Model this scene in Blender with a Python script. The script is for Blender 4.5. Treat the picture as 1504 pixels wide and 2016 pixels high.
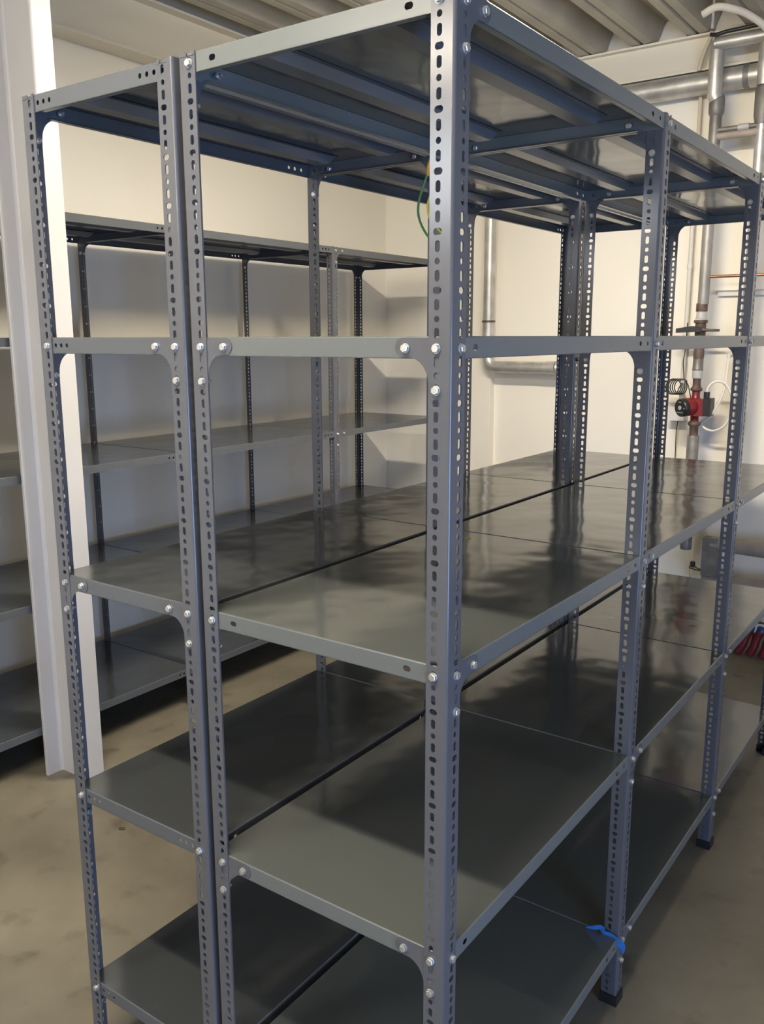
import bpy, bmesh, math, random
from mathutils import Vector, Matrix

D = bpy.data
for o in list(D.objects):
    D.objects.remove(o)
S = bpy.context.scene
COL = S.collection
PI = math.pi
random.seed(4)

# ------------------------------------------------------------------ camera
CAM = Vector((0.6040, -1.0076, 1.5719))
YAW, PITCH, ROLL, FPX = (math.radians(35.4409), math.radians(-11.3183), math.radians(-0.1545), 1722.08)
fw = Vector((-math.sin(YAW)*math.cos(PITCH), math.cos(YAW)*math.cos(PITCH), math.sin(PITCH)))
rt = Vector((math.cos(YAW), math.sin(YAW), 0)); up = rt.cross(fw)
RT = rt*math.cos(ROLL)+up*math.sin(ROLL); UP = RT.cross(fw)
cam = D.cameras.new('camera'); co = D.objects.new('camera', cam); COL.objects.link(co)
co.matrix_world = Matrix(((RT.x, UP.x, -fw.x, CAM.x), (RT.y, UP.y, -fw.y, CAM.y), (RT.z, UP.z, -fw.z, CAM.z), (0, 0, 0, 1)))
cam.sensor_fit = 'HORIZONTAL'; cam.sensor_width = 36.0; cam.lens = 36.0*FPX/1504.0
cam.clip_start = 0.02; cam.clip_end = 60
S.camera = co

# ------------------------------------------------------------------ world, exposure, light
w = D.worlds.new('world'); S.world = w; w.use_nodes = True
w.node_tree.nodes['Background'].inputs[0].default_value = (0.55, 0.75, 1.0, 1)
w.node_tree.nodes['Background'].inputs[1].default_value = 1.2
S.view_settings.view_transform = 'Standard'; S.view_settings.look = 'None'
S.view_settings.gamma = 1.0; S.view_settings.use_curve_mapping = False
S.view_settings.exposure = 0.0

def area(name, loc, aim, sx, sy, power, colour):
    l = D.lights.new(name, 'AREA'); l.shape = 'RECTANGLE'; l.size = sx; l.size_y = sy
    l.energy = power; l.color = colour
    o = D.objects.new(name, l); COL.objects.link(o); o.location = loc
    o.rotation_euler = (Vector(aim)-Vector(loc)).to_track_quat('-Z', 'Y').to_euler()
    return o

WARM = (1.0, 0.90, 0.755); COOL = (0.30, 0.50, 1.0)
# ceiling tube fixtures: (x, y, power of the tube)
LAMPS = [(-0.55, 1.45, 100), (-0.35, -0.80, 48), (-1.55, -2.6, 6)]
LAMP_Z = 2.86
for i, (x, y, p) in enumerate(LAMPS):
    area('tube_light', (x, y, LAMP_Z-0.045), (x, y, 0), 1.15, 0.10, p, WARM)
    area('tube_light', (x, y, LAMP_Z+0.085), (x, y, 5), 1.15, 0.10, p*.42, WARM)
# daylight through the two windows
area('door_daylight', (2.97, -1.45, 0.80), (0.0, -0.5, 0.80), 1.5, 1.4, 125, COOL)
area('window_daylight', (-2.1, -3.57, 2.5), (-1.9, 0, 2.2), 1.0, .5, 24, (0.93, 0.96, 1.0))

# ------------------------------------------------------------------ materials
def nodes(m):
    m.use_nodes = True; nt = m.node_tree; return nt, nt.nodes['Principled BSDF']

def mat(name, col, rough=0.5, metal=0.0, spec=0.5, var=0.0, vscale=6.0, bump=0.0, bscale=40.0, coat=0.0, rvar=0.0, col2=None, detail=3.0):
    m = D.materials.new(name); nt, b = nodes(m)
    b.inputs['Base Color'].default_value = (*col, 1); b.inputs['Roughness'].default_value = rough
    b.inputs['Metallic'].default_value = metal; b.inputs['Specular IOR Level'].default_value = spec
    b.inputs['Coat Weight'].default_value = coat; b.inputs['Coat Roughness'].default_value = 0.12
    tc = nt.nodes.new('ShaderNodeTexCoord')
    if var > 0 or col2:
        n = nt.nodes.new('ShaderNodeTexNoise'); n.inputs['Scale'].default_value = vscale; n.inputs['Detail'].default_value = detail
        nt.links.new(tc.outputs['Object'], n.inputs['Vector'])
        r = nt.nodes.new('ShaderNodeValToRGB')
        a = tuple(c*(1-var) for c in col); c2 = col2 if col2 else tuple(min(1, c*(1+var)) for c in col)
        r.color_ramp.elements[0].color = (*a, 1); r.color_ramp.elements[1].color = (*c2, 1)
        r.color_ramp.elements[0].position = 0.35; r.color_ramp.elements[1].position = 0.65
        nt.links.new(n.outputs['Fac'], r.inputs['Fac']); nt.links.new(r.outputs['Color'], b.inputs['Base Color'])
        if rvar > 0:
            mr = nt.nodes.new('ShaderNodeMapRange'); mr.inputs['To Min'].default_value = rough-rvar; mr.inputs['To Max'].default_value = rough+rvar
            nt.links.new(n.outputs['Fac'], mr.inputs['Value']); nt.links.new(mr.outputs['Result'], b.inputs['Roughness'])
    if bump > 0:
        n = nt.nodes.new('ShaderNodeTexNoise'); n.inputs['Scale'].default_value = bscale; n.inputs['Detail'].default_value = 2.0
        nt.links.new(tc.outputs['Object'], n.inputs['Vector'])
        bp = nt.nodes.new('ShaderNodeBump'); bp.inputs['Strength'].default_value = 1.0; bp.inputs['Distance'].default_value = bump
        nt.links.new(n.outputs['Fac'], bp.inputs['Height']); nt.links.new(bp.outputs['Normal'], b.inputs['Normal'])
    return m

M_POST = mat('grey_painted_post_steel', (0.080, 0.083, 0.091), 0.18, 0.0, 0.5, var=0.05, vscale=3)
M_SHELF = mat('grey_painted_shelf_sheet', (0.045, 0.049, 0.050), 0.115, 0.0, 0.55, bump=0.004, bscale=4.5)
M_SHELFA = mat('olive_grey_painted_shelf_sheet', (0.088, 0.095, 0.088), 0.115, 0.0, 0.55, bump=0.004, bscale=4.5)
M_LIPA = mat('olive_grey_painted_lip_steel', (0.108, 0.118, 0.112), 0.24, 0.0, 0.5)
M_LIP = mat('grey_painted_lip_steel', (0.078, 0.085, 0.091), 0.24, 0.0, 0.5)
M_ZINC = mat('zinc_plated_bolt', (0.56, 0.56, 0.54), 0.38, 0.85)
M_FOOT = mat('black_plastic_foot', (0.008, 0.008, 0.009), 0.55)
M_WALL = mat('cream_painted_wall', (0.80, 0.76, 0.665), 0.75, var=0.02, vscale=1.2, bump=0.0006, bscale=60)
M_WHITE = mat('white_painted_steel', (0.47, 0.46, 0.445), 0.38)
M_BEAM = mat('cream_painted_beam', (0.74, 0.69, 0.57), 0.5)
M_DECK = mat('galvanised_roof_deck', (0.43, 0.40, 0.33), 0.42, 0.25, var=0.12, vscale=3)
M_BOARD = mat('brown_ceiling_board', (0.28, 0.20, 0.13), 0.9, var=0.1)
M_GALV = mat('galvanised_pipe', (0.50, 0.49, 0.46), 0.38, 0.55, var=0.16, vscale=14)
M_STEEL = mat('dull_dark_steel_pipe', (0.20, 0.19, 0.175), 0.5, 0.4, var=0.2, vscale=18)
M_PIPE = mat('weathered_zinc_pipe', (0.30, 0.29, 0.265), 0.45, 0.4, var=0.15, vscale=12)
M_IRON = mat('brown_cast_iron_fitting', (0.115, 0.075, 0.055), 0.6, 0.2, var=0.25, vscale=30)
M_RED = mat('red_enamel', (0.17, 0.013, 0.017), 0.35)
M_BLACK = mat('black_plastic', (0.016, 0.016, 0.017), 0.38)
M_GREYP = mat('grey_plastic', (0.42, 0.42, 0.40), 0.5)
M_LIGHTP = mat('pale_grey_plastic', (0.62, 0.61, 0.58), 0.45)
M_WHOSE = mat('white_plastic_hose', (0.72, 0.68, 0.60), 0.4)
M_COPPER = mat('copper', (0.34, 0.17, 0.10), 0.35, 0.8)
M_BRASS = mat('dull_brass', (0.26, 0.18, 0.08), 0.4, 0.8)
M_DUCT = mat('brown_grey_pipe_lagging', (0.33, 0.28, 0.235), 0.6, var=0.12, vscale=10)
M_YEL = mat('yellow_insulation', (0.60, 0.50, 0.06), 0.45)
M_GRN = mat('green_insulation', (0.05, 0.18, 0.04), 0.45)
M_BLUE = mat('blue_tape', (0.028, 0.17, 0.48), 0.45)
M_LEAF = mat('dry_brown_leaf', (0.06, 0.045, 0.02), 0.9)
M_CHROME = mat('bright_chrome', (0.8, 0.8, 0.8), 0.12, 1.0)
M_SILT = mat('pale_insulation', (0.60, 0.56, 0.48), 0.7)
M_BLUEP = mat('blue_plastic', (0.02, 0.05, 0.13), 0.4)

def concrete():
    m = D.materials.new('smoothed_concrete'); nt, b = nodes(m)
    tc = nt.nodes.new('ShaderNodeTexCoord')
    n1 = nt.nodes.new('ShaderNodeTexNoise'); n1.inputs['Scale'].default_value = 1.6; n1.inputs['Detail'].default_value = 7; n1.inputs['Roughness'].default_value = 0.6
    n2 = nt.nodes.new('ShaderNodeTexNoise'); n2.inputs['Scale'].default_value = 9; n2.inputs['Detail'].default_value = 5
    for n in (n1, n2): nt.links.new(tc.outputs['Object'], n.inputs['Vector'])
    r = nt.nodes.new('ShaderNodeValToRGB'); e = r.color_ramp.elements
    e[0].position = 0.33; e[0].color = (0.120, 0.106, 0.074, 1); e[1].position = 0.66; e[1].color = (0.212, 0.190, 0.138, 1)
    nt.links.new(n1.outputs['Fac'], r.inputs['Fac'])
    r2 = nt.nodes.new('ShaderNodeValToRGB'); e = r2.color_ramp.elements
    e[0].position = 0.24; e[0].color = (0.55, 0.52, 0.48, 1); e[1].position = 0.42; e[1].color = (1, 1, 1, 1)
    nt.links.new(n2.outputs['Fac'], r2.inputs['Fac'])
    mx = nt.nodes.new('ShaderNodeMixRGB'); mx.blend_type = 'MULTIPLY'; mx.inputs[0].default_value = 1
    nt.links.new(r.outputs['Color'], mx.inputs[1]); nt.links.new(r2.outputs['Color'], mx.inputs[2])
    nt.links.new(mx.outputs['Color'], b.inputs['Base Color'])
    mr = nt.nodes.new('ShaderNodeMapRange'); mr.inputs['To Min'].default_value = 0.42; mr.inputs['To Max'].default_value = 0.72
    nt.links.new(n2.outputs['Fac'], mr.inputs['Value']); nt.links.new(mr.outputs['Result'], b.inputs['Roughness'])
    bp = nt.nodes.new('ShaderNodeBump'); bp.inputs['Distance'].default_value = 0.002
    nt.links.new(n2.outputs['Fac'], bp.inputs['Height']); nt.links.new(bp.outputs['Normal'], b.inputs['Normal'])
    return m
M_FLOOR = concrete()

def emis(name, col, st):
    m = D.materials.new(name); nt, b = nodes(m)
    b.inputs['Base Color'].default_value = (0.8, 0.8, 0.8, 1)
    b.inputs['Emission Color'].default_value = (*col, 1); b.inputs['Emission Strength'].default_value = st
    return m
M_TUBE = emis('glowing_tube', WARM, 165.0)

# ------------------------------------------------------------------ mesh helpers
class MB:
    def __init__(s): s.v = []; s.f = []; s.m = []; s.sm = []; s.cur = 0; s.smooth = False
    def add(s, vs, fs):
        b = len(s.v); s.v += [tuple(v) for v in vs]
        for f in fs: s.f.append(tuple(b+i for i in f)); s.m.append(s.cur); s.sm.append(s.smooth)
    def box(s, a, b):
        x0, y0, z0 = a; x1, y1, z1 = b
        s.add([(x0, y0, z0), (x1, y0, z0), (x1, y1, z0), (x0, y1, z0), (x0, y0, z1), (x1, y0, z1), (x1, y1, z1), (x0, y1, z1)],
              [(0, 3, 2, 1), (4, 5, 6, 7), (0, 1, 5, 4), (1, 2, 6, 5), (2, 3, 7, 6), (3, 0, 4, 7)])
    def prism(s, poly, mapf, t0, t1):
        """poly: 2-D outline; mapf(a, b, t) -> 3-D; extruded from t0 to t1"""
        n = len(poly)
        vs = [mapf(a, b, t0) for a, b in poly]+[mapf(a, b, t1) for a, b in poly]
        fs = [tuple(range(n))[::-1], tuple(range(n, 2*n))]+[(i, (i+1) % n, n+(i+1) % n, n+i) for i in range(n)]
        s.add(vs, fs)
    def tube(s, pts, r, seg=12, caps=True):
        pts = [Vector(p) for p in pts]; rs = r if isinstance(r, (list, tuple)) else [r]*len(pts)
        s0 = s.smooth; s.smooth = True
        t = (pts[1]-pts[0]).normalized(); nrm = t.orthogonal().normalized(); vs = []
        for i, p in enumerate(pts):
            if i == 0: tt = (pts[1]-pts[0]).normalized()
            elif i == len(pts)-1: tt = (pts[-1]-pts[-2]).normalized()
            else: tt = ((pts[i+1]-p).normalized()+(p-pts[i-1]).normalized()).normalized()
            nrm = (nrm-tt*nrm.dot(tt)).normalized(); bn = tt.cross(nrm)
            vs += [p+(nrm*math.cos(2*PI*k/seg)+bn*math.sin(2*PI*k/seg))*rs[i] for k in range(seg)]
        fs = []
        for i in range(len(pts)-1):
            for k in range(seg):
                a = i*seg+k; b = i*seg+(k+1) % seg; fs.append((a, b, b+seg, a+seg))
        s.add(vs, fs); s.smooth = False
        if caps:
            n = len(pts)
            s.add(vs[:seg], [tuple(range(seg))[::-1]]); s.add(vs[(n-1)*seg:], [tuple(range(seg))])
        s.smooth = s0
    def cyl(s, a, b, r, seg=16): s.tube([a, b], r, seg)
    def mesh(s, name, mats):
        me = D.meshes.new(name); me.from_pydata(s.v, [], s.f)
        for m in (mats if isinstance(mats, (list, tuple)) else [mats]): me.materials.append(m)
        me.polygons.foreach_set('material_index', s.m); me.polygons.foreach_set('use_smooth', s.sm)
        bm = bmesh.new(); bm.from_mesh(me); bmesh.ops.recalc_face_normals(bm, faces=bm.faces); bm.to_mesh(me); bm.free()
        me.update(); return me

def link(name, me, parent=None, loc=(0, 0, 0), rot=(0, 0, 0)):
    o = D.objects.new(name, me); COL.objects.link(o); o.location = loc; o.rotation_euler = rot
    if parent: o.parent = parent
    return o
def struct(name, mb, m):
    o = link(name, mb.mesh(name, m)); o['kind'] = 'structure'; return o
def thing(name, label, cat, loc=(0, 0, 0), group=None, me=None):
    o = D.objects.new(name, me); COL.objects.link(o); o.location = loc
    o['label'] = label; o['category'] = cat
    if group: o['group'] = group
    return o
def part(name, mb, m, parent, label=None):
    """mesh given in world coordinates, parented to an Empty (or part) without moving it"""
    o = link(name, mb.mesh(name, m), parent)
    p = parent; off = Vector((0, 0, 0))
    while p: off += Vector(p.location); p = p.parent
    o.location = -off
    if label: o['label'] = label
    return o
def catmull(pts, n=8):
    P = [Vector(p) for p in pts]; P = [P[0]*2-P[1]]+P+[P[-1]*2-P[-2]]; out = []
    for i in range(1, len(P)-2):
        a, b, c, d = P[i-1:i+3]
        for k in range(n):
            t = k/n
            out.append(0.5*((2*b)+(c-a)*t+(2*a-5*b+4*c-d)*t*t+(3*b-a-3*c+d)*t**3))
    out.append(P[-2]); return out

# ------------------------------------------------------------------ the room
XL, XR, YN, YF, ZC = -2.80, 3.0, -3.6, 3.83, 3.04
m = MB(); m.box((XL-.2, YN-.2, -.15), (XR+.2, YF+.2, 0)); struct('floor', m, M_FLOOR)
m = MB(); m.box((XL-.2, YN-.2, 0), (XL, YF+.2, ZC+.25)); struct('wall_left', m, M_WALL)
def wall_hole(mb, ax, c0, c1, a0, a1, w0, w1, z0, z1):
    def bx(p, q, r, s):
        if ax == 'x': mb.box((c0, p, r), (c1, q, s))
        else: mb.box((p, c0, r), (q, c1, s))
    bx(a0, w0, 0, ZC+.25); bx(w1, a1, 0, ZC+.25); bx(w0, w1, 0, z0); bx(w0, w1, z1, ZC+.25)
m = MB(); m.box((XL, YF, 0), (XR, YF+.2, ZC+.25)); struct('wall_end', m, M_WALL)
m = MB(); wall_hole(m, 'x', XR, XR+.2, YN-.2, YF+.2, -2.25, -.65, 0, 2.05); struct('wall_right', m, M_WALL)
m = MB(); wall_hole(m, 'y', YN-.2, YN, XL, XR, -2.65, -1.55, 2.22, 2.78); struct('wall_back', m, M_WALL)
def window(name, ax, c, a0, a1, z0, z1):
    m = MB(); t = .05
    for (p, q, r, s) in ((a0, a0+t, z0, z1), (a1-t, a1, z0, z1), (a0, a1, z0, z0+t), (a0, a1, z1-t, z1), ((a0+a1)/2-t/2, (a0+a1)/2+t/2, z0, z1)):
        if ax == 'x': m.box((c, p, r), (c+.05, q, s))
        else: m.box((p, c-.05, r), (q, c, s))
    return struct(name, m, M_WHITE)
window('door_1', 'x', XR+.12, -2.25, -.65, 0, 2.05)
window('window_1', 'y', YN-.12, -2.65, -1.55, 2.22, 2.78)
# shallow pilaster at the corner end of the far wall
m = MB(); m.box((-2.38, YF-.05, 0), (-1.985, YF, 2.80)); struct('trim_1', m, M_WALL)
# ceiling: brown board over trapezoidal steel decking that runs away from the camera
m = MB(); m.box((XL-.2, YN-.2, ZC+.12), (XR+.2, YF+.2, ZC+.2)); struct('ceiling', m, M_BOARD)
m = MB()
x = XL+.15; prof = []
while x < XR-.28:
    prof += [(x, ZC+.115), (x+.022, ZC+.112), (x+.062, ZC+.004), (x+.107, ZC+.002), (x+.112, ZC+.014), (x+.122, ZC+.014), (x+.127, ZC+.002), (x+.172, ZC+.004), (x+.212, ZC+.112)]
    x += .28
top = [(a, b+.002) for a, b in prof]
n = len(prof); vs = [(a, YN, b) for a, b in prof]+[(a, YF-.02, b) for a, b in prof]
vs += [(a, YN, b+.0015) for a, b in prof]+[(a, YF-.02, b+.0015) for a, b in prof]
m.add(vs, [(i, i+1, n+i+1, n+i) for i in range(n-1)]+[(2*n+i, 3*n+i, 3*n+i+1, 2*n+i+1) for i in range(n-1)])
struct('ceiling_decking', m, M_DECK)
# beams: rolled I sections under the decking
def ibeam(mb, p0, p1, hz, wd, tf=.010, tw=.007, top=ZC):
    x0, y0 = p0; x1, y1 = p1; along_x = abs(x1-x0) > abs(y1-y0)
    def bx(c0, c1, z0, z1):
        if along_x: mb.box((x0, y0+c0, z0), (x1, y0+c1, z1))
        else: mb.box((x0+c0, y0, z0), (x0+c1, y1, z1))
    bx(-wd/2, wd/2, top-tf, top); bx(-wd/2, wd/2, top-hz, top-hz+tf); bx(-tw/2, tw/2, top-hz+tf, top-tf)
m = MB(); ibeam(m, (XL, YF-.042), (XR, YF-.042), .172, .08); struct('beam_end', m, M_BEAM)
m = MB(); ibeam(m, (XL+.062, YN), (XL+.062, YF-.13), .24, .12); struct('beam_left', m, M_BEAM)
# white painted column: boxed section with one flange standing out on the left
m = MB()
m.prism([(-2.104, .748), (-1.966, .748), (-1.963, .749), (-1.961, .751), (-1.960, .754), (-1.960, .822), (-2.104, .822)], lambda a, b, t: (a, b, t), 0, ZC)
m.prism([(-2.116, .686), (-2.106, .686), (-2.104, .688), (-2.104, .738), (-2.101, .745), (-2.094, .748), (-2.094, .822), (-2.116, .822)], lambda a, b, t: (a, b, t), 0, ZC)
o = struct('column', m, M_WHITE)

# ceiling tube fixtures
for i, (x, y, p) in enumerate(LAMPS):
    t = thing('tube_fixture', ['ceiling tube light above the two back to back racks', 'ceiling tube light over the near end of the two racks', 'ceiling tube light at the back of the room behind the camera'][i], 'ceiling light', (x, y, LAMP_Z), 'ceiling tube lights')
    m = MB(); m.box((x-.62, y-.06, LAMP_Z), (x+.62, y+.06, LAMP_Z+.07)); m.box((x-.4, y-.01, LAMP_Z+.07), (x-.38, y+.01, ZC)); m.box((x+.38, y-.01, LAMP_Z+.07), (x+.4, y+.01, ZC)); part('housing', m, M_WHITE, t)
    m = MB(); m.cyl((x-.59, y, LAMP_Z-.018), (x+.59, y, LAMP_Z-.018), .013, 12); part('tube', m, M_TUBE, t)

# ------------------------------------------------------------------ rack components
PITCHH = 0.018536; Z0 = 1.984; NH = 107
zi = lambda i: Z0-PITCHH*i
LV = [0, 23, 48, 73, 98]                    # hole index of the five shelves
FW, FT, HC = 0.0362, 0.0018, 0.0235         # flange width, thickness, hole column offset

def slot(w_, h_, n=12):
    """outline of a slot w_ x h_ as n points, counter-clockwise from angle 15 deg"""
    r = min(w_, h_)/2; ex = w_/2-r; ey = h_/2-r; o = []
    for k in range(n):
        a = (k+.5)*2*PI/n; c, s = math.cos(a), math.sin(a)
        o.append((r*c+(ex if c > 0 else -ex), r*s+(ey if s > 0 else -ey)))
    return o
def rect12(a0, a1, b0, b1):
    w3, h3 = (a1-a0)/3, (b1-b0)/3
    return [(a1, b0+2*h3), (a1, b1), (a0+2*w3, b1), (a0+w3, b1), (a0, b1), (a0, b0+2*h3), (a0, b0+h3), (a0, b0), (a0+w3, b0), (a0+2*w3, b0), (a1, b0), (a1, b0+h3)]
def plate(mb, mapf, a0, a1, b0, b1, holes, th):
    """plate a0..a1 x b0..b1 with holes listed along b: (a, b, w, h, cell half length); mapf(a,b,t)->3-D"""
    def quad(p, q, r, s):
        for t in (0, th):
            vs = [mapf(p, r, t), mapf(q, r, t), mapf(q, s, t), mapf(p, s, t)]
            mb.add(vs, [(0, 1, 2, 3)])
    cur = b0
    for (ha, hb, hw, hh, ch) in holes:
        lo, hi = hb-ch, hb+ch
        if lo-cur > 1e-5: quad(a0, a1, cur, lo)
        R = rect12(a0, a1, lo, hi); Hh = [(ha+u, hb+v) for u, v in slot(hw, hh)]
        vs = []
        for t in (0, th): vs += [mapf(u, v, t) for u, v in R]+[mapf(u, v, t) for u, v in Hh]
        fs = []
        for k in range(12):
            j = (k+1) % 12
            fs += [(k, j, 12+j, 12+k), (24+k, 36+k, 36+j, 24+j), (12+k, 12+j, 36+j, 36+k)]
        mb.add(vs, fs); cur = hi
    if b1-cur > 1e-5: quad(a0, a1, cur, b1)
    # rim
    vs = [mapf(a0, b0, 0), mapf(a1, b0, 0), mapf(a1, b1, 0), mapf(a0, b1, 0), mapf(a0, b0, th), mapf(a1, b0, th), mapf(a1, b1, th), mapf(a0, b1, th)]
    mb.add(vs, [(0, 1, 5, 4), (1, 2, 6, 5), (2, 3, 7, 6), (3, 0, 4, 7)])

def hole_dim(i):
    k = i % 4
    return (.0078, .0150) if k in (0, 2) else ((.0080, .0088) if k == 1 else (.0132, .0092))
def make_post():
    mb = MB(); R = .0042; ztop = 1.9925
    holes = []
    for i in range(NH-1, -1, -1):
        w_, h_ = hole_dim(i); holes.append((HC, zi(i), w_, h_, PITCHH/2))
    fA = lambda a, b, t: (a, t, b); fB = lambda a, b, t: (t, a, b)
    for f in (fA, fB):
        plate(mb, f, R, FW, .010, ztop, holes, FT)
        for p in ([(R, ztop), (HC-.006, ztop), (HC-.0058, ztop+.004), (HC-.0066, 2.0), (R, 2.0)],
                  [(HC-.006, ztop), (HC+.006, ztop), (HC+.0045, ztop+.0022), (HC, ztop+.003), (HC-.0045, ztop+.0022)],
                  [(HC+.006, ztop), (FW, ztop), (FW, 2.0), (HC+.0066, 2.0), (HC+.0058, ztop+.004)]):
            if p[1][0] == HC+.006: p = [(HC-.006, ztop), (HC+.006, ztop), (HC+.004, ztop+.0012), (HC-.004, ztop+.0012)]
            mb.prism(p, f, 0, FT)
    # rolled corner
    arc = [(R-R*math.sin(a), R-R*math.cos(a)) for a in [i*PI/12 for i in range(7)]]
    ri = R-FT; arci = [(R-ri*math.sin(a), R-ri*math.cos(a)) for a in [i*PI/12 for i in range(7)]]
    mb.smooth = True
    for A in (arc, arci):
        n = len(A); mb.add([(a, b, .010) for a, b in A]+[(a, b, 2.0) for a, b in A], [(i, i+1, n+i+1, n+i) for i in range(n-1)])
    mb.smooth = False
    for z in (.010, 2.0):
        n = len(arc); mb.add([(a, b, z) for a, b in arc]+[(a, b, z) for a, b in arci], [(i, i+1, n+i+1, n+i) for i in range(n-1)])
    return mb.mesh('post', M_POST)
ME_POST = make_post()
m = MB(); e = .004
m.prism([(-e, -e), (FW+.002, -e), (FW+.002, .010), (.010, .010), (.010, FW+.002), (-e, FW+.002)], lambda a, b, t: (a, b, t), .008, .026)
m.prism([(-e, -e), (FW+.002, -e), (FW+.002, .008), (.008, FW+.002), (-e, FW+.002)], lambda a, b, t: (a, b, t), 0, .009)
ME_FOOT = m.mesh('foot_cap', M_FOOT)

def make_bolt():
    mb = MB(); r = .0060
    hexo = [(r*math.cos(i*PI/3+.3), r*math.sin(i*PI/3+.3)) for i in range(6)]
    hexi = [(a*.86, b*.86) for a, b in hexo]
    vs = [(a, b, .0008) for a, b in hexo]+[(a, b, .0046) for a, b in hexo]+[(a, b, .0054) for a, b in hexi]
    fs = [tuple(range(6))[::-1], tuple(range(12, 18))]
    for k in range(6): j = (k+1) % 6; fs += [(k, j, 6+j, 6+k), (6+k, 6+j, 12+j, 12+k)]
    mb.add(vs, fs)
    mb.cyl((0, 0, 0), (0, 0, .0008), .0068, 14)
    mb.cyl((0, 0, -.0175), (0, 0, 0), .0029, 8)
    hexn = [(r*.95*math.cos(i*PI/3), r*.95*math.sin(i*PI/3)) for i in range(6)]
    mb.prism(hexn, lambda a, b, t: (a, b, t), -.0105, -.0058)
    return mb.mesh('bolt', M_ZINC)
ME_BOLT = make_bolt()
ROT_BOLT = {'-y': (PI/2, 0, 0), '+y': (-PI/2, 0, 0), '+x': (0, PI/2, 0), '-x': (0, -PI/2, 0)}

def make_gusset():
    # local: x runs along the shelf edge from the post corner, z up from the shelf bolt line, y = thickness
    ol = [(.003, .0135), (.078, .0135)]
    ol += [(.078+.0135*math.sin(a), .0135*math.cos(a)) for a in [i*PI/8 for i in range(1, 8)]]
    ol += [(.078, -.0135), (.069, -.0136)]
    ol += [(.068-.0315*math.cos(a), -.052+.0385*math.sin(a)) for a in [PI/2*(1-i/8) for i in range(1, 9)]]
    ol += [(.0362, -.0570), (.0355, -.0655), (.003, -.0655)]
    mb = MB(); mb.prism(ol, lambda a, b, t: (a, t, b), -.0006, .0006)
    return mb.mesh('gusset', M_POST)
ME_GUS = make_gusset()

_shelf = {}
def shelf_meshes(W, L, style):
    """tray with its centre at the origin, top face at z = +.0150, open underneath"""
    key = (round(W, 4), round(L, 4), style)
    if key in _shelf: return _shelf[key]
    hx, hy, zt, zb, th = W/2, L/2, .0150, -.0150, .0010
    mb = MB(); r = .0022
    mb.cur = 0
    # top sheet (fine grid so the sheet reads as thin metal), slightly rounded edges
    mb.add([(-hx+r, -hy+r, zt), (hx-r, -hy+r, zt), (hx-r, hy-r, zt), (-hx+r, hy-r, zt)], [(0, 1, 2, 3)])
    mb.add([(-hx+th, -hy+th, zt-th), (hx-th, -hy+th, zt-th), (hx-th, hy-th, zt-th), (-hx+th, hy-th, zt-th)], [(3, 2, 1, 0)])
    mb.cur = 1; mb.smooth = True
    for (ax, ay) in ((1, 0), (0, 1)):
        for sgn in (1, -1):
            vs = []
            for k in range(4):
                a = k*PI/6; off = -r+r*math.sin(a); z = zt-r+r*math.cos(a)
                if ax: vs += [(sgn*(hx+off), -hy+r*.3, z), (sgn*(hx+off), hy-r*.3, z)]
                else: vs += [(-hx+r*.3, sgn*(hy+off), z), (hx-r*.3, sgn*(hy+off), z)]
            mb.add(vs, [(2*k, 2*k+1, 2*k+3, 2*k+2) for k in range(3)])
    mb.smooth = False
    for sgn in (1, -1):
        for axis in (0, 1):
            half = hx if axis == 0 else hy        # lip runs along this axis
            e1 = (.0235, .010, .0075, .014); hs = []
            if style == 'slot': ds = [(.0235, .0085, .0085), (.069, .0135, .0092)]
            else: ds = [(.0235, .0078, .0085), (.0435, .0078, .0085), (.0605, .0078, .0085), (.0775, .0078, .0085)]
            if axis == 1: ds = [(.0235, .0085, .0085), (.048, .0085, .0092), (.070, .0085, .0085)]
            if style == 'slot' and axis == 1: ds = [(.0235, .0085, .0085), (.0655, .0125, .0092)]
            for d, hw, hh in ds: hs.append((0, -half+d, hh, hw, hw/2+.0018))
            hs = hs+[(0, -b, c, d2, e2) for (_, b, c, d2, e2) in reversed(hs)]
            if axis == 0: f = lambda a, b, t, s=sgn: (b, s*(hy-t), a)
            else: f = lambda a, b, t, s=sgn: (s*(hx-t), b, a)
            plate(mb, f, zb, zt-r, -half+.0005, half-.0005, hs, th)
            # inward return along the lower edge
            cut = .042
            if axis == 0: mb.prism([(-half+cut, 0), (half-cut, 0), (half-cut-.008, .011), (-half+cut+.008, .011)], lambda a, b, t, s=sgn: (a, s*(hy-b), t), zb, zb+th)
            else: mb.prism([(-half+cut, 0), (half-cut, 0), (half-cut-.008, .011), (-half+cut+.008, .011)], lambda a, b, t, s=sgn: (s*(hx-b), a, t), zb, zb+th)
    me = mb.mesh('shelf', [M_SHELFA, M_LIPA] if style == 'slot' else [M_SHELF, M_LIP])
    # hat-section stiffener, runs the long way, ends cut on a slant
    sb = MB(); prof = [(-.033, .0138), (-.022, .0138), (-.017, -.004), (.017, -.004), (.022, .0138), (.033, .0138)]
    l1 = hy-.045; n = len(prof)
    def endy(a, z, s): return (hy-.004) if s < 0 else l1-(.0 if z > 0 else .022)
    vs = []
    for s in (-1, 1):
        for dz in (0, -.0009): vs += [(a, s*endy(a, z, s), z+dz) for a, z in prof]
    fs = []
    for i in range(n-1): fs += [(i, i+1, 2*n+i+1, 2*n+i), (n+i, 3*n+i, 3*n+i+1, n+i+1)]
    sb.add(vs, fs); st = sb.mesh('stiffener', M_LIP)
    _shelf[key] = (me, st); return _shelf[key]

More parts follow.
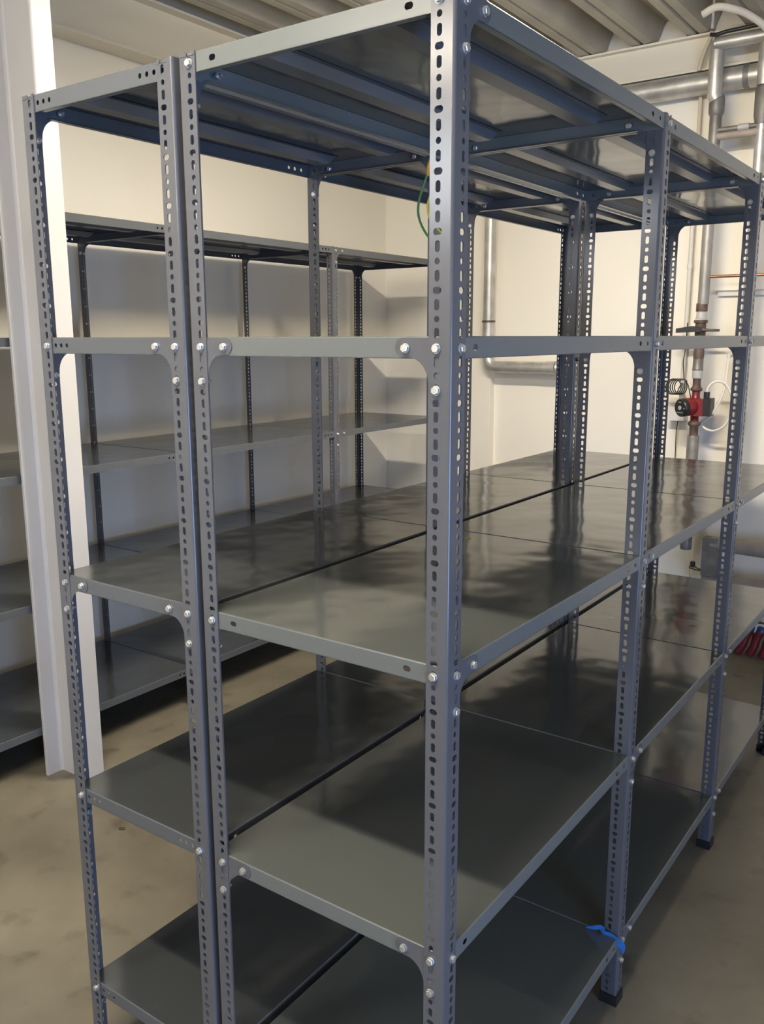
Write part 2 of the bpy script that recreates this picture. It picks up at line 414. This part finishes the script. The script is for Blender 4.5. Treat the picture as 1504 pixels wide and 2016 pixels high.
class Rack:
    def __init__(s, label, x0, x1, ys, style, group):
        s.x0, s.x1, s.ys, s.style = x0, x1, ys, style
        s.root = thing('shelving_rack', label, 'shelving', ((x0+x1)/2, ys[0], 0), group)
        s.off = Vector(s.root.location); s.posts = {}
        n = len(ys)
        for k, y in enumerate(ys):
            for side, x in ((0, x0), (1, x1)):
                sx = 1 if side == 0 else -1; sy = 1 if k < n-1 else -1
                rz = {(1, 1): 0, (-1, 1): PI/2, (-1, -1): PI, (1, -1): -PI/2}[(sx, sy)]
                # last frame closes the run: its corner sits on the far face
                p = link('post', ME_POST, s.root, Vector((x, y, 0))-s.off, (0, 0, rz))
                s.posts[(side, k)] = (p, sx, sy, rz, x, y)
                link('foot_cap', ME_FOOT, p)
        for k in range(n-1):
            W = x1-x0-2*FT-.0006; L = ys[k+1]-ys[k]-FT-.0012-(FT if k == n-2 else 0)
            me, st = shelf_meshes(W, L, style)
            for i in LV:
                yc = ys[k]+FT+.0006+L/2
                sh = link('shelf', me, s.root, Vector(((x0+x1)/2, yc, zi(i)))-s.off)
                for q in (-1, 1): link('stiffener', st, sh, (q*W*.235, 0, 0))
    def bolt(s, side, k, i, face, dz=-.0012):
        """bolt on a post: face 'y' = flange across the run, 'x' = flange along the run"""
        p, sx, sy, rz, x, y = s.posts[(side, k)]
        if face == 'y': pos = Vector((x+sx*HC, y, zi(i)+dz)); d = '-y' if sy > 0 else '+y'
        else: pos = Vector((x, y+sy*HC, zi(i)+dz)); d = '-x' if sx > 0 else '+x'
        b = link('bolt', ME_BOLT, p)
        R = Matrix.Rotation(-rz, 4, 'Z')
        from mathutils import Euler
        M = R @ (Matrix.Translation(pos-Vector((x, y, 0))) @ Euler(ROT_BOLT[d]).to_matrix().to_4x4() @ Matrix.Rotation(random.uniform(0, 1), 4, 'Z'))
        b.matrix_local = M; return b
    def gusset(s, side, k, i, face, lipbolt=True, postbolt=True, rev=False):
        """corner plate at a post: 'y' lies across the run, 'x' lies along the run (rev = towards the camera)"""
        p, sx, sy, rz, x, y = s.posts[(side, k)]
        from mathutils import Euler
        if face == 'y':
            # plate sits just inside the post flange, outside the shelf lip
            ang = 0 if sx > 0 else PI; pos = Vector((x, y+sy*(FT+.0001), zi(i))); d = '-y' if sy > 0 else '+y'
            lp = Vector((x+sx*.074, y+sy*(FT-.0007), zi(i)-.001))
        else:
            ang = PI/2 if sy > 0 else -PI/2; pos = Vector((x+sx*(FT+.0001), y, zi(i))); d = '-x' if sx > 0 else '+x'
            lp = Vector((x+sx*(FT-.0007), y+sy*.074, zi(i)-.001))
        g = link('gusset', ME_GUS, s.root, pos-s.off, (0, 0, ang))
        if lipbolt:
            b = link('bolt', ME_BOLT, g)
            b.matrix_local = Matrix.Rotation(-ang, 4, 'Z') @ (Matrix.Translation(lp-pos) @ Euler(ROT_BOLT[d]).to_matrix().to_4x4())
        if postbolt: s.bolt(side, k, i+3, face)
        return g

SC = .9268
LA = .8602*SC; WA = .5358*SC; GAP = .0152*SC; WBK = .4343*SC
YS = [0, LA, 2*LA, 3*LA]
A = Rack('grey steel rack nearest the camera, deeper right hand row of the back to back pair', -WA, 0, YS, 'slot', 'grey perforated steel racks')
B = Rack('grey steel rack with narrower shelves, left hand row of the back to back pair', -WA-GAP-WBK, -WA-GAP, YS, 'round', 'grey perforated steel racks')
Cr = Rack('long grey steel rack standing against the left wall behind the white column', -2.728, -2.124, [-.58, .42, 1.42, 2.42, 3.42], 'round', 'grey perforated steel racks')

# bolts and corner plates, as the photo shows them
for (side, face_lv) in ((0, (23, 73)), (1, (23, 73))):
    for i in LV: A.bolt(side, 0, i, 'y')
    for i in face_lv: A.gusset(side, 0, i, 'y')
for i in LV: A.bolt(1, 0, i, 'x')
for i in (0, 48, 98): A.gusset(1, 0, i, 'x'); A.gusset(0, 0, i, 'x')
for side in (0, 1):
    for k in (1, 2):
        for i in LV: A.bolt(side, k, i, 'x')
        for i in (0, 23): A.gusset(side, k, i, 'y')
        for i in (48, 73, 98): A.gusset(side, k, i, 'x', lipbolt=(side == 1))
    for i in (0, 48): A.gusset(side, 3, i, 'y', postbolt=False)
    for i in (23, 73): A.gusset(side, 3, i, 'x', postbolt=False)
for i in LV[1:]: B.bolt(1, 0, i, 'y'); B.bolt(0, 0, i, 'y')
for i in (23, 48): B.gusset(1, 0, i, 'y')
for i in (48,): B.gusset(0, 0, i, 'y')
for i in (0, 23, 73, 98): B.gusset(0, 0, i, 'x')
for k in (1, 2):
    for side in (0, 1):
        for i in (0, 48): B.gusset(side, k, i, 'y')
        for i in (23, 73): B.gusset(side, k, i, 'x', lipbolt=False)
    for i in LV: B.bolt(1, k, i, 'y')
for side in (0, 1):
    for i in (0, 48): B.gusset(side, 3, i, 'y', lipbolt=False, postbolt=False)
for k in (1, 2, 3):
    for i in (0, 48, 98): Cr.gusset(1, k, i, 'x'); Cr.bolt(1, k, i, 'x')
    for i in (23, 73): Cr.bolt(1, k, i, 'x')
    for i in (0, 48): Cr.gusset(0, k, i, 'x', lipbolt=False)
    Cr.gusset(0, k, 0, 'y', lipbolt=False)
for side in (0, 1):
    Cr.gusset(side, 4, 0, 'y', lipbolt=False); Cr.gusset(side, 4, 0, 'x', lipbolt=False)

# ------------------------------------------------------------------ small things on and around the racks
# loop of green and yellow earth wire hanging from the rack
t = thing('earth_wire', 'loop of green and yellow earth wire hanging under the top shelf behind the nearest post', 'cable', (-0.522, LA-.02, 1.9))
m = MB(); m.tube(catmull([(-0.507, LA-.045, 1.957), (-0.512, LA-.06, 1.925), (-0.530, LA-.065, 1.87), (-0.527, LA-.065, 1.83), (-0.502, LA-.06, 1.79), (-0.472, LA-.055, 1.785)]), .0028, 8); part('green_strand', m, M_GRN, t)
m = MB(); m.tube(catmull([(-0.505, LA-.050, 1.952), (-0.494, LA-.06, 1.93), (-0.485, LA-.07, 1.90), (-0.502, LA-.07, 1.865), (-0.496, LA-.07, 1.83), (-0.472, LA-.06, 1.80)]), .0028, 8); part('yellow_strand', m, M_YEL, t)
m = MB(); m.tube([(-0.507, LA-.045, 1.962), (-0.509, LA-.055, 1.945), (-0.511, LA-.058, 1.925)], [.007, .006, .004], 8); part('crimp_terminal', m, mat('orange_yellow_sleeve', (.5, .27, .03), .5), t)
# yellow paper scrap on the middle shelf
S3T = zi(48)+.0150
m = MB(); m.prism([(-.007, -.003), (.007, -.0035), (.0075, .0025), (-.0065, .003)], lambda a, b, t: (-.389+a, .734+b, S3T+.0004+t), 0, .0006)
t = thing('paper_scrap', 'tiny yellow paper scrap on the middle shelf of the nearest rack', 'scrap', me=m.mesh('paper_scrap', M_YEL))

def ribbon(mb, pts, widths, th=.0004):
    P = catmull(pts, 6); n = len(P); vs = []
    wl = []
    for i in range(n):
        f_ = i/(n-1)*(len(widths)-1); j = min(int(f_), len(widths)-2); wl.append(widths[j]+(widths[j+1]-widths[j])*(f_-j))
    for i, p in enumerate(P):
        d = Vector((0, 0, 1)) if 2 < 1 else Vector((0.25, -0.35, .9)).normalized()
        tt = (P[min(i+1, n-1)]-P[max(i-1, 0)]).normalized(); d = (d-tt*d.dot(tt)).normalized(); nn = tt.cross(d)*th
        for q in (p-d*wl[i]/2-nn, p+d*wl[i]/2-nn, p+d*wl[i]/2+nn, p-d*wl[i]/2+nn): vs.append(q)
    fs = []
    for i in range(n-1):
        for k in range(4): fs.append((4*i+k, 4*i+(k+1) % 4, 4*i+4+(k+1) % 4, 4*i+4+k))
    fs += [(0, 1, 2, 3), (4*n-4, 4*n-1, 4*n-2, 4*n-3)]
    mb.add(vs, fs)
m = MB()
px, py, pz = 0, LA, zi(98)+.015
ribbon(m, [(-.078, LA-.010, pz+.003), (-.060, LA-.012, pz+.010), (-.040, LA-.012, pz+.020), (-.034, LA-.009, pz+.008), (-.018, LA-.006, pz+.004), (.002, LA-.004, pz-.006), (.007, LA+.008, pz-.026), (.0055, LA+.018, pz-.048)], [.003, .013, .018, .014, .019, .019, .014, .004])
t = thing('tape_strip', 'bright blue strip of tape tied round the foot of a rack post', 'tape', me=m.mesh('tape_strip', M_BLUE))

# ------------------------------------------------------------------ debris on the floor
m = MB(); lx, ly = -1.595, .614
m.prism([(-.012, -.004), (-.004, -.009), (.006, -.006), (.013, .001), (.006, .005), (.003, .010), (-.004, .004), (-.010, .006)], lambda a, b, t: (lx+a, ly+b, .0005+t), 0, .002)
thing('dry_leaf', 'small dark dry leaf lying on the bare floor by the left hand rack', 'leaf', me=m.mesh('dry_leaf', M_LEAF))

# ------------------------------------------------------------------ pipes on the far wall
def bend(p0, c, p1, n=8):
    """quadratic corner between straight runs"""
    p0, c, p1 = Vector(p0), Vector(c), Vector(p1)
    return [p0.lerp(c, t).lerp(c.lerp(p1, t), t) for t in [i/n for i in range(n+1)]]

# big horizontal header under the ceiling
YP = 3.757
t = thing('header_pipe', 'thick galvanised pipe running level along the far wall just below the beam', 'pipe', (-.9, YP, 2.79), 'galvanised pipes on the far wall')
m = MB(); m.cyl((-1.85, YP, 2.808), (.9, YP, 2.808), .0535, 28); part('pipe_run', m, M_GALV, t)
for x in (-1.7, -.60, .5):
    m = MB(); m.cyl((x-.012, YP, 2.808), (x+.012, YP, 2.808), .0575, 24); m.box((x-.012, YP, 2.800), (x+.012, YF, 2.812)); part('pipe_clamp', m, M_STEEL, t)

# drain pipe left of the racks' far end: down, elbow, to the right
YD = 3.715; xd = -1.972
t = thing('drain_pipe', 'stained galvanised pipe dropping down the far wall and turning level to the right', 'pipe', (xd, YD, 1.4), 'galvanised pipes on the far wall')
m = MB(); m.tube([(xd, YD, 2.70), (xd, YD, 1.475)]+bend((xd, YD, 1.465), (xd, YD, 1.395), (xd+.07, YD, 1.395))[1:]+[(-1.56, YD, 1.395)], .0335, 24); part('pipe_run', m, M_GALV, t)
m = MB(); m.cyl((xd, YD, 1.655), (xd, YD, 1.667), .039, 20); m.cyl((xd, YD, 1.661), (xd, YF-.05, 1.661), .006, 8); part('pipe_clamp', m, M_IRON, t, 'rusty pipe clamp')
m = MB(); m.cyl((-1.585, YD, 1.395), (-1.53, YD, 1.395), .037, 24); m.tube(bend((-1.53, YD, 1.395), (-1.48, YD, 1.395), (-1.48, YF-.001, 1.395)), .0335, 20); part('elbow', m, M_GALV, t)

# vertical riser with the pump
YR = 3.665; xr = -.718
t = thing('riser_pipe', 'steel riser pipe with threaded fittings that carries the red pump on the far wall', 'pipe', (xr, YR, 0), 'galvanised pipes on the far wall')
m = MB(); m.cyl((xr+.005, YR, 2.50), (xr+.005, YR, 1.73), .0275, 24); part('upper_pipe', m, M_PIPE, t)
m = MB(); m.tube([(xr-.005, YR-.015, 2.96), (xr-.005, YR-.015, 2.72), (xr+.004, YR-.010, 2.70)], .0340, 20); part('wide_coupling', m, M_GALV, t)
m = MB(); m.tube([(xr+.004, YR, 2.715), (xr+.006, YR, 2.70), (xr+.006, YR, 2.64), (xr+.005, YR, 2.625)], [.034, .037, .037, .030], 12); m.cyl((xr+.005, YR, 2.63), (xr+.005, YR, 2.49), .0285, 20); part('reducer', m, M_STEEL, t)
m = MB(); m.cyl((xr, YR, 1.735), (xr, YR, 1.695), .0285, 10); part('thread', m, M_IRON, t)
m = MB(); m.tube([(xr, YR, 1.695), (xr, YR, 1.665), (xr, YR, 1.655)], [.024, .026, .032], 16); part('valve_neck', m, M_GREYP, t)
m = MB(); m.cyl((xr, YR, 1.652), (xr, YR, 1.638), .034, 12); m.cyl((xr, YR, 1.638), (xr, YR, 1.560), .027, 16); part('valve_body', m, M_IRON, t)
m = MB(); m.prism([(-.108, -.004), (-.108, .018), (-.03, .030), (.02, .026), (.02, .002), (-.03, .000)], lambda a, b, q: (xr+a, YR-.055+q, 1.592+b), 0, .014); part('valve_lever', m, M_BLACK, t, 'black valve lever')
m = MB(); m.tube([(xr+.02, YR-.04, 1.603), (xr+.05, YR-.04, 1.601), (xr+.105, YR-.04, 1.600)], [.010, .007, .006], 10); part('lever_tail', m, M_IRON, t)
m = MB(); m.tube([(xr, YR, 1.56), (xr, YR, 1.50), (xr, YR, 1.495), (xr, YR, 1.455)], [.024, .026, .028, .027], 8); part('upper_union', m, M_IRON, t)
m = MB(); m.tube([(xr, YR, 1.475), (xr, YR, 1.405), (xr, YR, 1.402), (xr, YR, 1.398)], [.025, .027, .029, .026], 20); part('sleeve', m, M_STEEL, t)
m = MB(); m.cyl((xr, YR, 1.398), (xr, YR, 1.358), .026, 18); part('pale_ring', m, M_GREYP, t)
m = MB(); m.tube([(xr, YR, 1.358), (xr, YR, 1.33), (xr, YR, 1.315), (xr, YR, 1.305), (xr, YR, 1.296), (xr, YR, 1.290)], [.022, .020, .022, .031, .031, .022], 8); part('pump_union', m, M_IRON, t)
m = MB(); m.tube([(xr, YR, 1.137), (xr, YR, 1.128), (xr, YR, 1.118), (xr, YR, 1.108), (xr, YR, 1.060)], [.022, .033, .033, .023, .023], 8); part('pump_union', m, M_IRON, t)
m = MB(); m.tube([(xr, YR, 1.062), (xr, YR, 1.057), (xr, YR, .45)], [.0285, .0305, .0300], 24); part('lower_pipe', m, M_STEEL, t)

xp = xr; zp = 1.213
t = thing('circulation_pump', 'red circulation pump with a round black head fitted in the riser pipe', 'pump', (xp, YR, zp))
m = MB(); m.tube([(xp, YR, 1.290), (xp, YR, 1.26), (xp, YR, 1.245)], [.020, .021, .032], 18); part('neck', m, M_RED, t)
m = MB(); m.tube([(xp, YR, 1.175), (xp, YR, 1.165), (xp, YR, 1.138)], [.036, .022, .021], 18); part('neck', m, M_RED, t)
hd = Vector((-.55, -.83, -.05)).normalized(); c0 = Vector((xp-.004, YR-.012, zp))
m = MB(); m.tube([c0+hd*d for d in (-.028, -.02, .050, .060)], [.034, .046, .046, .040], 24); m.box((xp-.005, YR-.045, zp-.047), (xp+.052, YR+.02, zp+.040)); part('housing', m, M_RED, t)
m = MB(); m.tube([c0+hd*d for d in (.058, .062, .082, .088)], [.044, .0475, .0475, .041], 28); part('motor_head', m, M_BLACK, t, 'round black pump head')
ch = c0+hd*.088
m = MB(); m.tube([ch, ch+hd*.003], .011, 14); part('centre_screw', m, M_GREYP, t)
m = MB(); rr = hd.cross(Vector((0, 0, 1))).normalized(); uu = rr.cross(hd)
for (a, b, c, d) in ((-.022, -.026, .022, -.023), (-.010, .027, .012, .031), (-.034, -.004, -.029, .002)):
    vs = [ch+hd*.0012+rr*p+uu*q for p, q in ((a, b), (c, b), (c, d), (a, d))]+[ch-hd*.001+rr*p+uu*q for p, q in ((a, b), (c, b), (c, d), (a, d))]
    m.add(vs, [(0, 1, 2, 3), (7, 6, 5, 4), (0, 1, 5, 4), (1, 2, 6, 5), (2, 3, 7, 6), (3, 0, 4, 7)])
part('face_marks', m, M_GREYP, t)
m = MB(); m.box((xp+.052, YR-.050, zp-.045), (xp+.090, YR+.022, zp+.046)); part('terminal_box', m, M_BLACK, t, 'dark terminal box')
m = MB(); m.cyl((xp+.060, YR-.02, zp+.046), (xp+.060, YR-.02, zp+.078), .015, 12); part('cable_gland', m, M_BLACK, t)

t = thing('power_hose', 'white plastic hose looping beside the red pump and up the wall', 'hose', (xp+.12, YR, zp))
P = [(xp+.060, YR-.02, 1.289), (xp+.066, YR-.02, 1.315), (xp+.088, YR-.015, 1.340), (xp+.118, YR-.01, 1.345), (xp+.150, YR, 1.325), (xp+.180, YR, 1.265), (xp+.178, YR+.01, 1.19), (xp+.150, YR+.01, 1.12), (xp+.10, YR+.02, 1.090), (xp+.055, YR+.03, 1.095), (xp+.03, YR+.035, 1.115)]
m = MB(); m.tube(catmull(P), .0062, 10); part('lower_loop', m, M_WHOSE, t)
P = [(xp+.142, YR+.03, 1.468), (xp+.142, YR+.02, 1.40), (xp+.140, YR+.01, 1.33), (xp+.125, YR, 1.255), (xp+.085, YR, 1.175), (xp+.04, YR+.01, 1.135), (xp+.012, YR+.03, 1.12)]
m = MB(); m.tube(catmull(P), .0062, 10); part('upper_run', m, M_WHOSE, t)
m = MB(); m.cyl((xp+.142, YF-.002, 1.475), (xp+.142, YR+.03, 1.475), .010, 10); m.cyl((xp+.142, YR+.03, 1.485), (xp+.142, YR+.03, 1.46), .009, 10); part('wall_clip', m, M_LIGHTP, t)

# junction box with its conduit and leads
xj = -.845
t = thing('junction_box', 'grey plastic junction box on the far wall left of the red pump', 'junction box', (xj, YF, 1.16))
m = MB(); m.box((xj-.045, YF-.075, 1.125), (xj+.045, YF, 1.222)); part('housing', m, M_LIGHTP, t)
m = MB(); m.cyl((xj+.015, YF-.035, 1.222), (xj+.015, YF-.035, 1.275), .014, 14); part('cable_gland', m, M_LIGHTP, t)
t = thing('conduit', 'thin pale grey conduit rising straight above the junction box', 'conduit', (xj+.02, YF-.03, 1.3))
m = MB(); m.cyl((xj+.015, YF-.035, 1.27), (xj+.015, YF-.035, 2.50), .0115, 12); part('lower_tube', m, M_LIGHTP, t)
m = MB(); m.cyl((xj+.015, YF-.035, 2.50), (xj+.015, YF-.035, 2.80), .0095, 12); part('upper_tube', m, M_SILT, t)
for z in (2.50, 1.93): 
    m = MB(); m.cyl((xj+.015, YF-.035, z-.012), (xj+.015, YF-.035, z+.012), .015, 12); m.box((xj+.011, YF-.035, z-.006), (xj+.019, YF, z+.006)); part('conduit_clip', m, M_LIGHTP, t)
P = [(xj+.005, YF-.04, 1.126), (xj-.003, YF-.03, 1.07), (xj-.006, YF-.02, 1.00), (xj-.004, YF-.02, .90), (xj-.004, YF-.02, .5)]
m = MB(); m.tube(catmull(P), .0025, 8); thing('thin_lead', 'thin black lead hanging down from the junction box', 'cable', me=m.mesh('thin_lead', M_BLACK))
t = thing('coiled_cable', 'coil of black cable hanging above the junction box beside the pump', 'cable', (xj+.03, YR, 1.30))
m = MB(); cx, cz = xj+.022, 1.312
P = [(xj+.055, YR+.02, 1.64), (xj+.052, YR+.02, 1.52), (xj+.048, YR+.01, 1.44), (xj+.058, YR, 1.375), (xj+.060, YR-.01, 1.345)]
N = 5; ring = []
for q in range(N*14+1):
    a = PI*.25-q*2*PI/14; k = q/(N*14)
    ring.append((cx-.020+.045*k*1.1+.036*math.cos(a)*(1.05-.1*k), YR-.01+.012*k, cz+.040*math.sin(a)))
P2 = [(cx+.045, YR+.01, cz+.028), (cx+.062, YR, cz+.008), (xp-.025, YR-.01, 1.265), (xp-.018, YR-.01, 1.245)]
m.tube(catmull(P+ring[2:]+P2, 3), .0030, 8); part('cable', m, M_BLACK, t)
m = MB(); m.box((cx+.030, YR-.02, cz+.020), (cx+.046, YR+.02, cz+.034)); part('cable_tie', m, M_GREYP, t)

# copper branch, rail and cross pipe to the right of the riser
m = MB(); m.tube([(xr+.03, YR, 1.865), (-.55, YR, 1.865), (-.1, YR, 1.865)], .0075, 12)
thing('copper_pipe', 'short thin copper pipe running level to the right from the riser', 'pipe', me=m.mesh('copper_pipe', M_COPPER))
m = MB(); m.box((xr+.035, YF-.022, 1.775), (-.1, YF, 1.803))
thing('cable_trunking', 'slim grey trunking fixed level on the far wall below the copper pipe', 'trunking', me=m.mesh('cable_trunking', M_LIGHTP))
t = thing('cross_pipe', 'two slim brownish pipes strapped together between the two risers near the top shelf', 'pipe', (-.6, YR, 2.54))
m = MB(); m.cyl((xr, YR-.01, 2.557), (-.1, YR-.01, 2.557), .012, 12); part('upper_pipe', m, M_STEEL, t)
m = MB(); m.cyl((xr, YR-.01, 2.527), (-.1, YR-.01, 2.527), .017, 14); part('lower_pipe', m, M_DUCT, t)
m = MB(); m.cyl((-.60, YR-.01, 2.557), (-.55, YR-.01, 2.557), .016, 12); part('coupling', m, M_GREYP, t)

# second riser at the right edge
x2 = -.497
t = thing('riser_pipe', 'galvanised riser pipe at the right edge joined to the cross pipe by a wide sleeve', 'pipe', (x2, YR, 0), 'galvanised pipes on the far wall')
m = MB(); m.cyl((x2, YR-.015, 2.985), (x2, YR-.015, 2.73), .033, 22); part('upper_pipe', m, M_GALV, t)
m = MB(); m.tube([(x2, YR-.005, 2.73), (x2+.002, YR-.005, 2.72), (x2+.002, YR, 2.60), (x2+.002, YR, 2.56)], [.033, .041, .041, .033], 20); part('sleeve', m, M_STEEL, t)
m = MB(); m.cyl((x2+.002, YR, 2.57), (x2+.002, YR, .62), .028, 22); part('lower_pipe', m, M_GALV, t)
t = thing('link_pipe', 'short thick pipe stub linking the tops of the two risers under the decking', 'pipe', (-.62, YR, 2.95), 'galvanised pipes on the far wall')
m = MB(); m.cyl((xr-.01, YR-.03, 2.945), (x2+.03, YR-.03, 2.945), .032, 22); part('pipe_run', m, M_GALV, t)
m = MB(); m.tube(catmull([(xr-.03, YR-.05, 2.985), (xr+.0, YR-.06, 2.978), (xr+.05, YR-.06, 2.983), (x2-.05, YR-.06, 2.986), (x2+.06, YR-.06, 2.995), (x2+.4, YR-.06, 3.0)], 5), .009, 10)
thing('black_cable', 'dark cable lying along the top of the short linking pipe', 'cable', me=m.mesh('black_cable', M_BLACK))
P = [(xj+.015, YF-.093, 2.868), (xj+.022, YF-.095, 2.90), (xj+.040, YF-.10, 2.95), (xj+.065, YF-.11, 3.00), (xj+.075, YF-.12, 3.03)]
m = MB(); m.tube(catmull(P, 6), .010, 10)
thing('curved_conduit', 'pale conduit curving up behind the header pipe to the ceiling', 'conduit', me=m.mesh('curved_conduit', M_SILT))
P = [(xr-.0, YR-.30, 3.00), (xr+.06, YR-.30, 3.02), (xr+.12, YR-.26, 3.012), (xr+.18, YR-.2, 2.99), (xr+.25, YR-.15, 2.93), (xr+.27, YR-.12, 2.85)]
m = MB(); m.tube(catmull(P, 6), .016, 12)
thing('flexible_tube', 'pale flexible tube arching at the top right corner under the ceiling', 'tube', me=m.mesh('flexible_tube', M_SILT))
m = MB(); m.cyl((xr-.004, YR-.12, 2.99), (xr-.004, YR-.12, ZC+.1), .0065, 10)
thing('hanger_rod', 'bright thin hanger rod between the decking and the pipe joint', 'rod', me=m.mesh('hanger_rod', M_WHITE))

# low pipes on the right
YL = 3.60
t = thing('heating_header', 'grey square ended header with two thick brownish pipes leaving to the right', 'pipe', (-.56, YL, .4))
m = MB(); m.box((-.607, YL-.035, .345), (-.532, YL+.035, .545)); part('header_box', m, M_STEEL, t)
m = MB(); m.tube([(-.57, YL, .513), (-.30, YL-.0, .508), (.6, YL, .505)], .036, 22); part('flow_pipe', m, M_DUCT, t)
m = MB(); m.tube([(-.605, YL+.02, .30), (-.595, YL+.02, .303), (-.30, YL+.02, .315), (.6, YL+.02, .315)], [.030, .035, .036, .036], 22); part('return_pipe', m, M_DUCT, t)
t = thing('drain_valve', 'small brass drain valve sticking out left of the low header', 'valve', (-.66, YL, .38))
m = MB(); m.tube([(-.600, YL, .362), (-.635, YL, .364), (-.640, YL, .366), (-.655, YL, .370), (-.675, YL, .372)], [.007, .007, .011, .011, .008], 12); part('valve_body', m, M_BRASS, t)
m = MB(); m.cyl((-.658, YL, .375), (-.658, YL, .402), .013, 10); part('valve_cap', m, M_BLACK, t)
m = MB(); m.tube(catmull([(-.672, YL, .372), (-.670, YL, .34), (-.662, YL, .30), (-.662, YL, .27)], 4), .0015, 6); part('drip_wire', m, M_BLACK, t)
# row of dark red tubes with blue collars, standing on the floor
y0 = 3.46
for k in range(5):
    x = -.385+k*.052; lean = .045-.006*k
    t = thing('red_tube', ['dark red tube, leftmost of the row on the floor by the far wall', 'second dark red tube from the left in the row on the floor', 'middle dark red tube of the row on the floor, behind the last rack post', 'fourth dark red tube from the left in the row on the floor', 'rightmost dark red tube of the row on the floor'][k], 'tube', (x, y0, 0), 'red tubes on the floor')
    m = MB(); m.tube(catmull([(x-lean*.9, y0-.012, .004), (x-lean*.35, y0-.006, .045), (x-.004, y0, .085), (x+.012, y0+.004, .128)], 5), [.020]*16, 14); part('sleeve', m, M_RED, t)
    m = MB(); m.tube([(x+.0125, y0+.004, .126), (x+.016, y0+.005, .146), (x+.017, y0+.005, .150)], [.0215, .0215, .017], 14); part('collar', m, M_BLUEP, t, 'dark blue collar')
m = MB(); m.tube([(-.33, y0+.030, .172), (-.05, y0+.030, .172)], .011, 14); m.cyl((-.07, y0+.030, 0), (-.07, y0+.030, .172), .008, 10); m.cyl((-.31, y0+.045, 0), (-.31, y0+.030, .172), .006, 10)
thing('chrome_rail', 'bright chrome rail lying level over the red tubes', 'rail', me=m.mesh('chrome_rail', M_CHROME))
